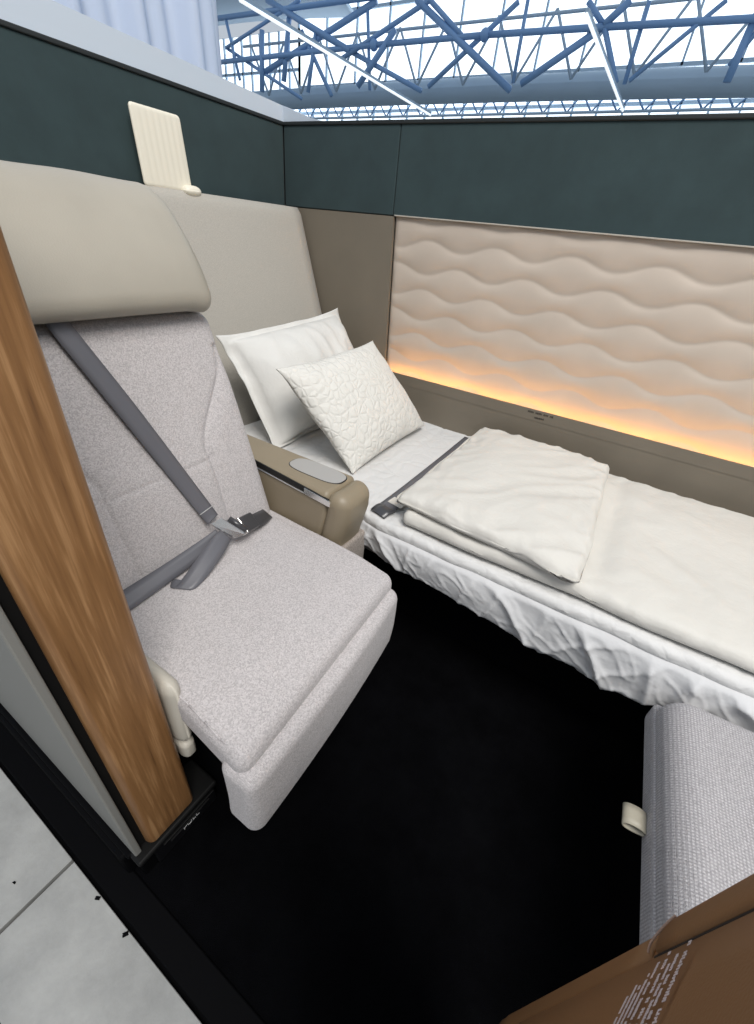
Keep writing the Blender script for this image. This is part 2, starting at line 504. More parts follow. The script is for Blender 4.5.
# ------------------------------------------------------------------ wall lamp
lp = thing('reading_lamp', 'slim cream wall lamp standing up behind the headrest against the green wall', 'lamp', (-1.69, 1.2, 1.32))
def lampf(p):
    t = (p.z + 0.105) / 0.21
    y = p.y + 0.016 * (1 - t)
    x = p.x + 0.0005 * math.cos(p.y * 2 * PI / 0.024)
    return Vector((x + 0.004 * t, y * (0.96 + 0.04 * (1 - t)), p.z))
bm = soft(NB(), (-1.665, 1.190, 1.419), (0.007, 0.096, 0.106), (0.006, 0.012, 0.012), (1, 60, 10), 3, lampf)
obj('lamp_shade', bm, 'lamp_shade', lp)
bm = box(NB(), -1.6575, -1.6560, 1.150, 1.262, 1.512, 1.517, 0.0005); obj('light_strip', bm, 'lamp_glow', lp, smooth=False)
bm = box(NB(), -1.70, -1.666, 1.15, 1.25, 1.36, 1.46, 0.004); obj('wall_mount', bm, 'rail', lp, smooth=False)
bm = soft(NB(), (-1.648, 1.288, 1.318), (0.022, 0.036, 0.016), (0.018, 0.03, 0.016), (2, 2, 2), 5); obj('lamp_base', bm, 'lamp_shade', lp)

# ------------------------------------------------------------------ the seat
st = thing('airline_seat', 'pale woven fabric airline seat with cream leather headrest beside the wooden post', 'seat', (-0.65, 0.49, 0))
YC = 0.495
def ysh(x): return 0.085 * max(0, min(0.25, -0.34 - x))
def shear(q, c):      # seat is turned a little: slide y with depth
    return q
bx_dir = Vector((-0.317, 0, 0.948))   # up along the backrest
bo_dir = Vector((0.948, 0, 0.317))    # out of the backrest
B0 = Vector((-0.79, YC, 0.47))        # bottom of the front face
def gauss(d, w): return math.exp(-(d / w) ** 2)
def seam_u(v):        # half distance of the upright seams, v = height along the back
    if v < 0.27: return 0.137 + 0.02 * v / 0.27 * 0.3
    t = (v - 0.27) / 0.25
    return 0.139 + 0.135 * sstep(0, 1, t)
def backf(p):
    # p.x thickness (front +), p.y width, p.z height ; local centre
    v = p.z + 0.31; u = p.y
    front = sstep(0.02, 0.05, p.x)
    d = 0.0
    su = seam_u(v)
    if v < 0.53:
        d -= 0.006 * gauss(abs(u) - su, 0.006)
        d -= 0.003 * gauss(abs(u) - su, 0.02)
    if abs(u) < su: d -= 0.0028 * gauss(v - 0.255, 0.004)
    if abs(u) > su: d += 0.006 * sstep(0, 0.06, abs(u) - su)       # side wings stand proud
    d += 0.012 * gauss(v - 0.22, 0.12) * gauss(u, 0.2)
    wid = 1.0 - 0.02 * sstep(0.35, 0.6, v)
    out = p.x - 0.065 + d * front
    return Vector((0, u * wid, 0)) + bx_dir * v + bo_dir * out
bm = soft(NB(), B0, (0.065, 0.296, 0.31), (0.045, 0.045, 0.045), (3, 110, 110), 5, backf)
obj('backrest', bm, 'seat_fabric', st)
bm = NB()                              # pale stitched line across the lower back
def back_pt(u, v, out): return B0 + Vector((0, u, 0)) + bx_dir * v + bo_dir * out
# cushion
def cushf(p):
    X = p.x - 0.60; Y = p.y
    ymul = 1.0
    z = p.z
    if p.z > 0:
        z += 0.008 * (1 - (p.y / 0.29) ** 2) - 0.012 * sstep(0.12, 0.265, p.x)
        z += 0.018 * sstep(-0.05, -0.25, p.x)* 0.3
        edge = abs(p.y) - 0.262
        z -= 0.003 * gauss(edge, 0.006)
    return Vector((p.x + (0.006 - 0.062 * p.y) * sstep(-0.1, 0.2, p.x), p.y + ysh(X) * (1.0 - 0.45 * sstep(-0.15, 0.2, p.y)), z))
bm = soft(NB(), (-0.60, YC, 0.446), (0.260, 0.290, 0.052), (0.028, 0.028, 0.032), (40, 60, 3), 6, cushf)
obj('seat_cushion', bm, 'seat_fabric', st)
def piping(path, r, parent, name, m):
    b = NB()
    for a, c in zip(path[:-1], path[1:]): cyl(b, a, c, r, 6)
    return obj(name, b, m, parent)
pp = [Vector((-0.60 + x + 0.020 * sstep(-0.1, 0.2, x), YC - 0.281 + ysh(-0.60 + x), 0.4905 - 0.012 * sstep(0.12, 0.265, x))) for x in [-0.2 + i * 0.044 for i in range(10)]]
pp += [Vector((-0.334, YC - 0.272, 0.476))]
piping(pp, 0.0022, st, 'piping', 'seat_fabric')
# leg rest hanging under the front edge
def legf(p):
    x = p.x - 0.010 * (p.y / 0.29) ** 2 + 0.006 * math.cos(p.z * 9)
    if p.z > 0.05: x += 0.0
    return Vector((x - 0.05 * max(0, -p.z - 0.02) + 0.006 - 0.062 * p.y, p.y, p.z))
bm = soft(NB(), (-0.354, YC - 0.008, 0.345), (0.045, 0.290, 0.105), (0.026, 0.026, 0.026), (2, 40, 12), 6, legf)
obj('leg_rest', bm, 'seat_fabric', st)
# shell, side bolster and frame
bm = soft(NB(), (-1.00, YC + 0.01, 0.62), (0.05, 0.29, 0.32), 0.03, (2, 6, 8), 4, lambda p: Vector((p.x - 0.33 * p.z, p.y * (1 + (0.13 * sstep(0.025, 0.07, p.z) if p.y > 0 else -0.02)), p.z)))
obj('seat_shell', bm, 'shell', st)  # dark, and flared on the bed side to imitate the shadow beside the pillow
bm = box(NB(), -1.0, -0.42, 0.26, 0.74, 0.0, 0.40, 0.01); obj('seat_base', bm, 'black', st, smooth=False)
bol = NB(); soft(bol, (-0.69, 0.2245, 0.428), (0.185, 0.018, 0.100), (0.03, 0.018, 0.03), (8, 2, 6), 4)
bo = obj('side_bolster', bol, 'bolster', st)
bm = soft(NB(), (-0.69, 0.2235, 0.300), (0.182, 0.016, 0.027), (0.02, 0.012, 0.012), (8, 2, 2), 3); obj('lower_cover', bm, 'bolster', bo)
# headrest: thick cream leather wedge
def headf(p):
    t = (p.z + 0.125) / 0.25
    x = p.x * (1.0 - 0.25 * sstep(0.3, 1.0, t)) - 0.145 * (t - 0.1) * (0.55 + 0.45 * t)
    x += 0.010 * math.sin(PI * t)
    y = p.y * (1 - 0.055 * t)
    z = p.z + 0.006 * nz(p.y * 6, p.z * 6) * 0.6
    x += 0.004 * nz(p.y * 5 + 3, p.z * 5)
    z -= 0.010 * sstep(0.2, 0.29, p.y) * (1 - t)
    return Vector((x, y, z))
bm = soft(NB(), (-0.995, 0.487, 1.176), (0.062, 0.288, 0.122), (0.04, 0.045, 0.05), (4, 30, 14), 7, headf)
obj('headrest', bm, 'cream_leather', st)

# belts
off = 0.016
def bp(u, v, o=off): return back_pt(u - YC, v, o)
sb = NB()
Lp = [(0.390, 1.075), (0.392, 1.05), (0.444, 0.894), (0.533, 0.624), (0.548, 0.580)]
Rp = [(0.434, 1.075), (0.435, 1.05), (0.496, 0.875), (0.570, 0.640), (0.584, 0.590)]
def onback(y, z, o): # point on back front face at height z
    v = (z - 0.47 - bo_dir.z * o) / bx_dir.z
    return back_pt(y - YC, v, o)
pairs = []
for i, (l, r) in enumerate(zip(Lp, Rp)):
    o = (0.012, 0.016, 0.018, 0.022, 0.026)[i]
    pairs.append((onback(l[0], l[1], o), onback(r[0], r[1], o)))
ribbon(sb, pairs, 0.0025, 10)
shb = obj('shoulder_belt', sb, 'belt', st)
b = NB(); a0 = onback(0.5375, 0.610, 0.0252); a1 = onback(0.579, 0.616, 0.0252)
cyl(b, a0, a1, 0.0012, 6); obj('stitch_line', b, 'stitch', shb)

lb = NB()
def lift(p, dz=0.0): return Vector((p[0], p[1], p[2] + dz))
# strap lying from the post side across the cushion to the buckle
ribbon(lb, [((-0.795, 0.245, 0.528), (-0.750, 0.232, 0.511)), ((-0.792, 0.305, 0.535), (-0.750, 0.290, 0.512)),
            ((-0.788, 0.41, 0.545), (-0.758, 0.41, 0.516)), ((-0.785, 0.50, 0.556), (-0.762, 0.512, 0.526)),
            ((-0.782, 0.556, 0.566), (-0.768, 0.566, 0.536))], 0.0022, 8)
# loose doubled-back tail
ribbon(lb, [((-0.772, 0.562, 0.566), (-0.748, 0.574, 0.540)), ((-0.760, 0.520, 0.560), (-0.728, 0.532, 0.532)),
            ((-0.746, 0.460, 0.541), (-0.708, 0.470, 0.518)), ((-0.735, 0.400, 0.516), (-0.700, 0.422, 0.508)),
            ((-0.746, 0.386, 0.510), (-0.712, 0.408, 0.506)), ((-0.764, 0.405, 0.513), (-0.732, 0.424, 0.507))], 0.0022, 8)
lap = obj('lap_belt', lb, 'belt', st)
tb = NB()
prism(tb, [Vector(p) for p in ((-0.790, 0.546, 0.583), (-0.775, 0.568, 0.596), (-0.740, 0.604, 0.568), (-0.730, 0.600, 0.546), (-0.742, 0.580, 0.541))], (0.006, 0, 0.006))
tongue = obj('belt_tongue', tb, 'chrome', lap, smooth=False)
b = NB(); cyl(b, (-0.757, 0.582, 0.598), (-0.720, 0.604, 0.566), 0.0080, 12); obj('belt_roller', b, 'buckle', tongue)
bk = NB()
def place(m4, f): return lambda p: f + m4 @ p
def frame(xa, ya):
    x = Vector(xa).normalized(); y = Vector(ya); y = (y - x * y.dot(x)).normalized(); z = x.cross(y)
    return Matrix((x, y, z)).transposed()
Fm = frame((-0.02, 0.075, -0.022), (0.04, 0.0, -0.035))
soft(bk, (0, 0, 0), (0.032, 0.024, 0.009), 0.006, (4, 3, 2), 4, place(Fm, Vector((-0.755, 0.640, 0.553))))
ribbon(bk, [((-0.775, 0.658, 0.556), (-0.742, 0.668, 0.530)), ((-0.783, 0.695, 0.546), (-0.752, 0.705, 0.519)), ((-0.800, 0.740, 0.528), (-0.772, 0.750, 0.505))], 0.003, 6)
bko = obj('buckle', bk, 'buckle', lap)
b = NB(); soft(b, (0, 0, 0), (0.003, 0.025, 0.010), 0.0025, (1, 4, 2), 3, place(Fm, Vector((-0.7475, 0.6105, 0.5615)))); obj('buckle_mouth', b, 'chrome', bko)

# ------------------------------------------------------------------ console armrest between seat and bed
cs = thing('armrest_console', 'tan leather armrest console between the seat and the bed', 'armrest', (-1.0, 0.87, 0))
bm = soft(NB(), (-0.986, 0.873, 0.33), (0.381, 0.074, 0.302), (0.016, 0.022, 0.022), (20, 4, 10), 5,
          lambda p: Vector((p.x + 0.22 * min(0, p.z - 0.24) * sstep(0.2, 0.39, p.x), p.y, p.z)))
obj('console_body', bm, 'console', cs)
def capf(p):
    k = sstep(-0.01, 0.04, p.x)
    z = p.z - 0.006 * k * (1 if p.z > 0 else 0)
    if p.z < -0.0: pass
    return Vector((p.x + 0.010 * math.cos(p.y * 18) - 0.012 + 0.22 * min(0, p.z - 0.09), p.y, z))
bm = soft(NB(), (-0.572, 0.873, 0.480), (0.0375, 0.0755, 0.152), (0.034, 0.034, 0.034), (3, 4, 8), 7, capf)
obj('front_cap', bm, 'console', cs)
bm = box(NB(), -0.60, -0.552, 0.81, 0.948, 0.28, 0.45, 0.01, 3); obj('lower_cover', bm, 'base_fabric', cs)
# touch pad on top
bm = NB()
pts = []
for i in range(48):
    a = 2 * PI * i / 48
    ce, se = math.cos(a), math.sin(a)
    pts.append(Vector((-0.712 + 0.098 * math.copysign(abs(ce) ** 0.55, ce), 0.889 + 0.039 * math.copysign(abs(se) ** 0.7, se), 0.6318)))
prism(bm, [p + Vector((0, 0, 0)) for p in pts], (0, 0, 0.0022))
padrim = NB()
big = [Vector((-0.712, 0.889, 0.6316)) + (p - Vector((-0.712, 0.889, 0.6318))) * 1.03 for p in pts]
prism(padrim, big, (0, 0, 0.0012))
po = obj('elbow_pad', bm, 'pad', cs, smooth=False); obj('pad_rim', padrim, 'slot', po, smooth=False)
# slot on the seat side with a chrome latch at its front end
def slotpt(x): return 0.607 - 0.085 * (x + 0.60)
sl = NB()
xs_ = [-0.90, -0.61]
prism(sl, [Vector((-0.90, 0.7985, slotpt(-0.90) + 0.012)), Vector((-0.60, 0.7985, slotpt(-0.60) + 0.010)), Vector((-0.60, 0.7985, slotpt(-0.60) - 0.008)), Vector((-0.90, 0.7985, slotpt(-0.90) - 0.006))], (0, 0.004, 0))
so = obj('table_slot', sl, 'slot', cs, smooth=False)
b = NB()
prism(b, [Vector((-0.685, 0.7945, slotpt(-0.685) + 0.009)), Vector((-0.594, 0.7945, slotpt(-0.594) + 0.008)), Vector((-0.590, 0.7945, slotpt(-0.59) + 0.002)), Vector((-0.592, 0.7945, slotpt(-0.592) - 0.010)), Vector((-0.685, 0.7945, slotpt(-0.685) - 0.008))], (0, 0.004, 0))
cyl(b, (-0.90, 0.797, slotpt(-0.90) - 0.009), (-0.60, 0.797, slotpt(-0.60) - 0.010), 0.0018, 8)
obj('latch', b, 'chrome', so, smooth=False)

# ------------------------------------------------------------------ bed
bd = thing('bed', 'white made-up bed with a wrinkled sheet hanging over its front edge', 'bed', (-0.1, 1.4, 0))
bm = box(NB(), -0.585, 1.38, 1.10, 1.825, 0.0, 0.34, 0.01); obj('bed_plinth', bm, 'black', bd, smooth=False)
bm = box(NB(), -1.36, 1.38, 0.975, 1.825, 0.34, 0.462, 0.012, 3); obj('bed_base', bm, 'base_fabric', bd, smooth=False)
def padf(p):
    X = p.x
    z = p.z
    if p.z > 0:
        z += 0.004 * nz((X + 3) * 5, p.y * 6) - 0.0035 * max(gauss(((X + 10) % 0.125) - 0.0625, 0.006), 0)
        z -= 0.003 * gauss(p.y + 0.36, 0.01)
    y = p.y
    if p.y < -0.3: y += 0.006 * nz(X * 9, 2.0)
    return Vector((p.x, y, z))
bm = soft(NB(), (0.005, 1.387, 0.484), (1.365, 0.438, 0.022), (0.02, 0.02, 0.02), (220, 60, 2), 5, padf)
# keep the pad clear of the armrest console
for v in bm.verts:
    if v.co.x < -0.565 and v.co.y < 0.985: v.co.y = 0.952 + (v.co.y - 0.949) * 0.4 + 0.002
    if v.co.x > -0.565 and v.co.y < 1.0: v.co.y -= 0.012 * sstep(-0.565, -0.50, v.co.x)
obj('mattress_pad', bm, 'pad_white', bd)
def zbot(x):
    pts = [(-0.585, 0.36), (-0.35, 0.335), (-0.13, 0.305), (0.05, 0.278), (0.24, 0.262), (0.33, 0.285), (0.40, 0.32), (0.6, 0.33), (1.4, 0.33)]
    for (a, za), (b, zb) in zip(pts[:-1], pts[1:]):
        if x <= b: return za + (zb - za) * max(0, (x - a) / (b - a))
    return pts[-1][1]
def wr(x, z):   # diagonal creases of the hanging sheet
    a = 0.0
    w = nz(x * 2.1, z * 2.3, 1.7)
    for f, am, ph, sl, st_ in ((4.5, 0.012, 0.0, 0.75, 0.45), (9, 0.006, 3.1, -0.8, 0.4), (17, 0.0030, 5.2, 1.1, 0.35), (30, 0.0012, 8.2, 0.4, 0.5)):
        p = x + sl * z + 0.12 * w; q = z - sl * x
        s = nz(p * f + ph, q * f * st_, ph)
        k = max(0.0, 1 - abs(s) * 4.0)
        a += am * (k * k * 1.1 + 0.5 * s)
    return a
def drape(u, v):
    x = -0.590 + 1.965 * u
    zb = zbot(x); zt = 0.484
    z = zt + (zb - zt) * v
    y = 0.951 - 0.018 * sstep(-0.56, -0.45, x)
    y += 0.014 * sstep(0.12, 0.0, v)
    y -= 0.010 * math.sin(min(1, v * 1.1) * PI) * 1.2
    y -= wr(x, z) * sstep(0.0, 0.25, v) * 1.0
    y += 0.05 * sstep(0.72, 1.0, v)                       # hem tucks back under the bed
    xx = x + 0.012 * nz(x * 8, z * 8, 9) * v
    z += 0.008 * nz(x * 6, 3.3) * v
    return Vector((xx, y, z))
bm = slab(NB(), 420, 44, drape, (0, 0.003, 0)); obj('hanging_sheet', bm, 'sheet', bd)
# short return of the sheet round the bed corner
def drape2(u, v):
    y = 0.952 + 0.09 * u; z = 0.484 - (0.484 - 0.345) * v
    return Vector((-0.584 + 0.004 * nz(y * 40, z * 20), y, z))
bm = slab(NB(), 12, 12, drape2, (0.003, 0, 0)); obj('sheet_corner', bm, 'sheet', bd)

# bed belt lying across the mattress
bb = thing('bed_belt', 'dark grey strap lying across the bed beside the folded duvet', 'seat belt', (-0.51, 1.3, 0.507))
b = NB()
ribbon(b, [((-0.556, 1.00, 0.514), (-0.496, 0.985, 0.514)), ((-0.552, 1.15, 0.514), (-0.490, 1.15, 0.514)), ((-0.552, 1.45, 0.514), (-0.495, 1.45, 0.514)), ((-0.556, 1.76, 0.513), (-0.500, 1.76, 0.513))], 0.003, 8)
obj('strap', b, 'belt', bb)
b = NB()
ribbon(b, [((-0.560, 0.974, 0.512), (-0.500, 0.958, 0.512)), ((-0.553, 0.994, 0.522), (-0.493, 0.978, 0.522)), ((-0.549, 1.016, 0.519), (-0.487, 1.003, 0.519))], 0.006, 8)
obj('strap_end', b, 'buckle', bb)
b = NB(); prism(b, [Vector((-0.540, 1.045, 0.5158)), Vector((-0.484, 1.035, 0.5158)), Vector((-0.482, 1.085, 0.5158)), Vector((-0.537, 1.085, 0.5158))], (0, 0, 0.0012)); obj('white_tag', b, 'tag', bb, smooth=False)

# ------------------------------------------------------------------ duvet
dv = thing('duvet', 'white duvet spread over the bed with its upper end folded over', 'duvet', (0.3, 1.35, 0.507))
def duvf(p):
    X, Y = p.x + 0.465, p.y + 1.352
    e = min(1.0, min(0.39 - abs(p.y), 0.91 - abs(p.x)) / 0.14); e = max(0, e)
    z = p.z
    puff = math.sqrt(e)
    top = 1 if p.z > 0 else 0
    z += top * (0.014 * puff - 0.004)
    z += top * 0.010 * nz(X * 4.2, Y * 4.2, 3) * (0.4 + 0.6 * e)
    z += top * 0.012 * (0.5 - abs(nz(X * 7 + 0.6 * Y * 7, Y * 4, 8)) * 2) * 0.7
    z += top * 0.005 * (0.5 - abs(nz(X * 16 - 9 * Y, Y * 9, 2)) * 2) * (1.2 - e)
    z += top * 0.014 * gauss(X - 0.10, 0.035) * -1 * e
    y = p.y + (0.010 * nz(X * 6, 1.2) if p.y < 0 else 0.01 * nz(X * 6, 5))
    x = p.x + 0.008 * nz(Y * 8, 4)
    return Vector((x, y, z))
bm = soft(NB(), (0.465, 1.352, 0.5335), (0.91, 0.392, 0.021), (0.02, 0.02, 0.018), (150, 70, 1), 5, duvf)
obj('duvet_body', bm, 'duvet', dv)
def foldf(p):
    X, Y = p.x, p.y
    e = max(0, min(1.0, min(0.38 - abs(Y), 0.27 - abs(X)) / 0.12))
    top = 1 if p.z > 0 else 0
    z = p.z + top * (0.018 * math.sqrt(e) - 0.006)
    z += top * 0.008 * nz(X * 5 + 9, Y * 5, 2)
    z += top * 0.009 * (0.5 - abs(nz(X * 9 - 0.8 * Y * 8, Y * 6, 4)) * 2) * (1 - 0.4 * e)
    z += top * 0.006 * (0.5 - abs(nz(X * 20 + Y * 6, Y * 12, 6)) * 2) * (1 - e)
    z += -0.012 * sstep(0.10, 0.27, -X) * (1 if top else 0.0)
    # slight skew of the folded end, back edge narrower
    t = (Y + 0.38) / 0.76
    x = X * (1 - 0.04 * t) - 0.014 * t + 0.006 * nz(Y * 7, p.z * 30 + 3)
    y = Y + 0.008 * nz(X * 7, p.z * 30) + 0.03 * (X / 0.27) * -0.6
    return Vector((x, y, z))
bm = soft(NB(), (-0.205, 1.348, 0.5825), (0.278, 0.384, 0.022), (0.022, 0.022, 0.020), (60, 80, 1), 6, foldf)
obj('folded_end', bm, 'duvet', dv)

# ------------------------------------------------------------------ pillows
def pillow_fn(c, ux, uy, w, h, th, skew=0.0, flange=0.0, seed=0, wr_amp=0.006, ear=0.0, ex=0.52, pin=0.06):
    ux = Vector(ux).normalized(); uy = Vector(uy); uy = (uy - ux * uy.dot(ux)).normalized(); n = ux.cross(uy); uy = uy + ux * skew
    c = Vector(c)
    def fn(u, v, side):
        a, b = u * 2 - 1, v * 2 - 1
        ai, bi = min(1, abs(a) / (1 - flange)), min(1, abs(b) / (1 - flange)); f = (1 - ai ** 2.6) * (1 - bi ** 2.6)
        t = th * 0.5 * max(0, f) ** ex
        pinch = 1 - pin * (1 - b * b) * abs(a) ** 3
        pinch2 = 1 - pin * (1 - a * a) * abs(b) ** 3
        X = a * w / 2 * pinch; Y = b * h / 2 * pinch2
        cor = (abs(a) * abs(b)) ** 6
        X *= 1 + ear * cor; Y *= 1 + ear * cor
        wv = wr_amp * nz(X * 9 + seed, Y * 9, side * 3) + wr_amp * 0.7 * (0.5 - 2 * abs(nz(X * 12 + seed, Y * 7 + X * 6, side)))
        d = side * (t + 0.002) + wv * min(1, f * 3) + 0.012 * nz(a * 2 + seed, b * 2, 7) * (1 - f) + flange * 0.10 * nz(a * 4, b * 4, 3 + seed) * (1 - f) ** 6
        q = c + ux * X + uy * Y + n * d
        q.z = max(q.z, 0.5125 + 0.0005 * side); return q
    return fn
def pillow(name, m, fn, parent=None, n=70):
    bm = NB()
    A = [[None] * (n + 1) for _ in range(n + 1)]; B = [[None] * (n + 1) for _ in range(n + 1)]
    for i in range(n + 1):
        for j in range(n + 1):
            A[i][j] = bm.verts.new(fn(i / n, j / n, 1)); B[i][j] = bm.verts.new(fn(i / n, j / n, -1))
    for i in range(n):
        for j in range(n):
            bm.faces.new((A[i][j], A[i + 1][j], A[i + 1][j + 1], A[i][j + 1]))
            bm.faces.new((B[i][j], B[i][j + 1], B[i + 1][j + 1], B[i + 1][j]))
    for i in range(n):
        bm.faces.new((A[i][0], B[i][0], B[i + 1][0], A[i + 1][0])); bm.faces.new((A[i][n], A[i + 1][n], B[i + 1][n], B[i][n]))
        bm.faces.new((A[0][i], A[0][i + 1], B[0][i + 1], B[0][i])); bm.faces.new((A[n][i], B[n][i], B[n][i + 1], A[n][i + 1]))
    return obj(name, bm, m, parent)
tag(pillow('bed_pillow', 'linen', pillow_fn((-1.20, 1.43, 0.71), (0.0, 1, 0.06), (-0.21, -0.03, 0.36), 0.69, 0.45, 0.23, seed=2.3, wr_amp=0.014, ear=0.05, ex=0.40, pin=0.02, flange=0.09)),
    'large plain white pillow leaning against the cream wall at the head of the bed', 'pillow')
tag(pillow('quilted_pillow', 'quilted', pillow_fn((-0.868, 1.365, 0.690), (0.0, 1, 0.03), (-0.24, -0.09, 0.315), 0.57, 0.42, 0.13, skew=-0.22, seed=7.1, wr_amp=0.003, ear=0.02, pin=0.035), None, 90),
    'smaller white quilted pillow leaning on the large plain pillow', 'pillow')

# ------------------------------------------------------------------ ottoman
ot = thing('ottoman', 'grey woven ottoman with a pull tab below the foot of the bed', 'ottoman', (0.8, 0.65, 0))
def otf(p):
    x, z = p.x, p.z
    return Vector((x, p.y, z))
bm = soft(NB(), (0.840, 0.570, 0.400), (0.5175, 0.330, 0.060), (0.058, 0.045, 0.058), (40, 40, 2), 8, otf)
obj('ottoman_cushion', bm, 'ottoman_fabric', ot)
bm = soft(NB(), (0.840, 0.570, 0.366), (0.522, 0.332, 0.030), (0.014, 0.03, 0.014), (20, 20, 3), 5)
fb = obj('front_band', bm, 'ottoman_fabric', ot)
bm = box(NB(), 0.38, 1.30, 0.28, 0.88, 0.0, 0.345, 0.01); obj('ottoman_base', bm, 'black', ot, smooth=False)
tb_ = NB()
ribbon(tb_, [((0.318, 0.638, 0.366), (0.318, 0.598, 0.366)), ((0.304, 0.638, 0.372), (0.304, 0.598, 0.372)), ((0.286, 0.638, 0.370), (0.286, 0.598, 0.370)),
             ((0.279, 0.638, 0.362), (0.279, 0.598, 0.362)), ((0.286, 0.638, 0.354), (0.286, 0.598, 0.354)), ((0.304, 0.638, 0.354), (0.304, 0.598, 0.354)), ((0.318, 0.638, 0.358), (0.318, 0.598, 0.358))], 0.003, 8)
pt = obj('pull_tab', tb_, 'tab', fb)
ot.rotation_euler.z = math.radians(2.4); ot.location.x += 0.006

# ------------------------------------------------------------------ brown leather partition by the camera

pd = Vector((0.341, 0.940, 0.0)).normalized(); pn = Vector((pd.y, -pd.x, 0))     # along the face, and behind it
E0 = Vector((0.195, 0.250, 0))
def P(s, z, o=0.0): return E0 + pd * s + Vector((0, 0, z)) - pn * o
def edge_s(z): return -0.001 - 0.018 * (z - 0.25) / 0.66
bp_ = thing('leather_partition', 'brown leather partition edge with a stitched pocket and rows of small white print', 'partition', tuple(P(-0.1, 0.0)))
def outline(inset, zb, zt):
    pts = []
    for i in range(9):
        a = PI / 2 * i / 8
        pts.append((edge_s(zb) - inset - 0.05 * (1 - math.sin(a)), zb + 0.05 * (1 - math.cos(a))))
    pts.append((edge_s(zt) - inset, zt))
    pts.append((-0.34, zt)); pts.append((-0.34, zb))
    return pts
b = prism(NB(), [P(s, z) for s, z in outline(0.0, 0.20, 1.16)], pn * 0.03)
bmesh.ops.bevel(b, geom=[e for e in b.edges if abs((e.verts[0].co - e.verts[1].co).dot(pn)) < 1e-5], offset=0.004, segments=3, affect='EDGES')
obj('panel', b, 'brown', bp_, smooth=False)
b = NB(); box(b, -0.30, 0, -0.0, 0.02, 0, 0.21)
Mx = Matrix((pd, pn, Vector((0, 0, 1)))).transposed().to_4x4(); Mx.translation = P(-0.04, 0.0) + pn * 0.004
b.transform(Mx); obj('partition_foot', b, 'black', bp_, smooth=False)
# pocket front: thicker below the seam; raised edge strip above the pale lip
def strip(bmx, s_a, s_b, za, zb, o0, o1, n=10):
    def f(u, v):
        z = za + (zb - za) * u; sa = s_a(z); sb_ = s_b(z)
        return P(sa + (sb_ - sa) * v, z, o1 - 0.002 * (2 * v - 1) ** 4)
    return slab(bmx, n, 8, f, pn * (o1 - o0))
seam_s = lambda z: -0.036 - 0.0165 * (z - 0.40) / 0.53
b = strip(NB(), lambda z: edge_s(z) - 0.0015, lambda z: seam_s(z) + 0.0022, 0.805, 1.155, 0.0, 0.0055); obj('raised_edge', b, 'brown', bp_)
b = strip(NB(), lambda z: edge_s(z) - 0.0015, lambda z: seam_s(z) + 0.001, 0.235, 0.79, 0.0, 0.002); obj('edge_strip', b, 'brown', bp_)
b = strip(NB(), lambda z: seam_s(z) - 0.001, lambda z: -0.335, 0.215, 1.155, 0.0, 0.0035); pk = obj('pocket', b, 'brown', bp_)
b = strip(NB(), lambda z: seam_s(z) + 0.0024, lambda z: seam_s(z) - 0.0012, 0.80, 1.155, 0.0, 0.0018); obj('seam_gap', b, 'brown_dark', bp_)
b = NB()
lipp = catmull([P(-0.0175, 0.816, 0.0045), P(-0.028, 0.807, 0.006), P(-0.039, 0.796, 0.006), P(-0.0445, 0.791, 0.004)], 6)
for a, c in zip(lipp[:-1], lipp[1:]): cyl(b, a, c, 0.0009, 8)
obj('pale_lip', b, 'lip', bp_)
b = NB()
rows_ = [(0.8735, -0.062, 0.007), (0.862, -0.069, 0.005), (0.855, -0.072, 0.005), (0.8455, -0.0625, 0.006), (0.8335, -0.068, 0.005), (0.8255, -0.075, 0.0045), (0.818, -0.083, 0.0045), (0.8105, -0.081, 0.0045), (0.803, -0.086, 0.0045)]
for i, (z, s0, h) in enumerate(rows_):
    strokes(b, P(s0, z, 0.0058), -pd, (0, 0, 1), 0.20 - 0.01 * (i % 3), h * 0.8, 0.0011, 40 + i, -pn * 0.0003, 0.3)
obj('printed_text', b, 'print', pk, smooth=False)

# ------------------------------------------------------------------ plastic sheet hanging behind the rail
def film(u, v):
    y = -0.9 + 2.93 * u; z = 1.30 + 1.9 * v
    fold = 0.05 * math.sin(y * 21 + 1.5 * nz(y * 3, 1)) + 0.03 * math.sin(y * 47 + 2 + z) + 0.04 * nz(y * 7, z * 0.8)
    return Vector((-2.2 + fold * (0.6 + 0.3 * v), y + 0.015 * nz(z * 2, 4) * u, z))
bm = slab(NB(), 200, 14, film, (0.002, 0, 0))
tag(obj('plastic_curtain', bm, 'film'), 'pale bluish plastic sheeting hanging in folds behind the white wall rail', 'curtain')

# ------------------------------------------------------------------ the exhibition hall beyond
def window(name, x0, x1, z0, z1, y, nx, rows_z):
    b = NB(); box(b, x0, x1, y, y + 0.06, z0, z1); w = struct(obj(name, b, 'glow_pane', smooth=False))
    f = NB()
    for i in range(nx + 1):
        x = x0 + (x1 - x0) * i / nx; box(f, x - .04, x + .04, y - .12, y, z0, z1)
    for z in rows_z: box(f, x0, x1, y - .12, y, z - .06, z + .06)
    obj('window_frame', f, 'hall_pale', w, smooth=False)
window('window_1', -22.5, 3.0, 7.8, 13.0, 26.0, 13, (7.85, 10.6))
window('window_2', -30.0, 3.0, 6.2, 8.3, 27.0, 30, (6.95,))
window('window_3', -36.0, -22.5, 7.2, 10.2, 26.0, 18, (8.6,))
b = NB(); box(b, -45, 12, 27.2, 27.5, -0.08, 6.3)
struct(obj('wall_far', b, 'hall_roof', smooth=False))
b = NB(); box(b, -45, 14, -14, 27.5, -0.14, -0.07)
struct(obj('hall_floor', b, 'tile', smooth=False))
b = NB()
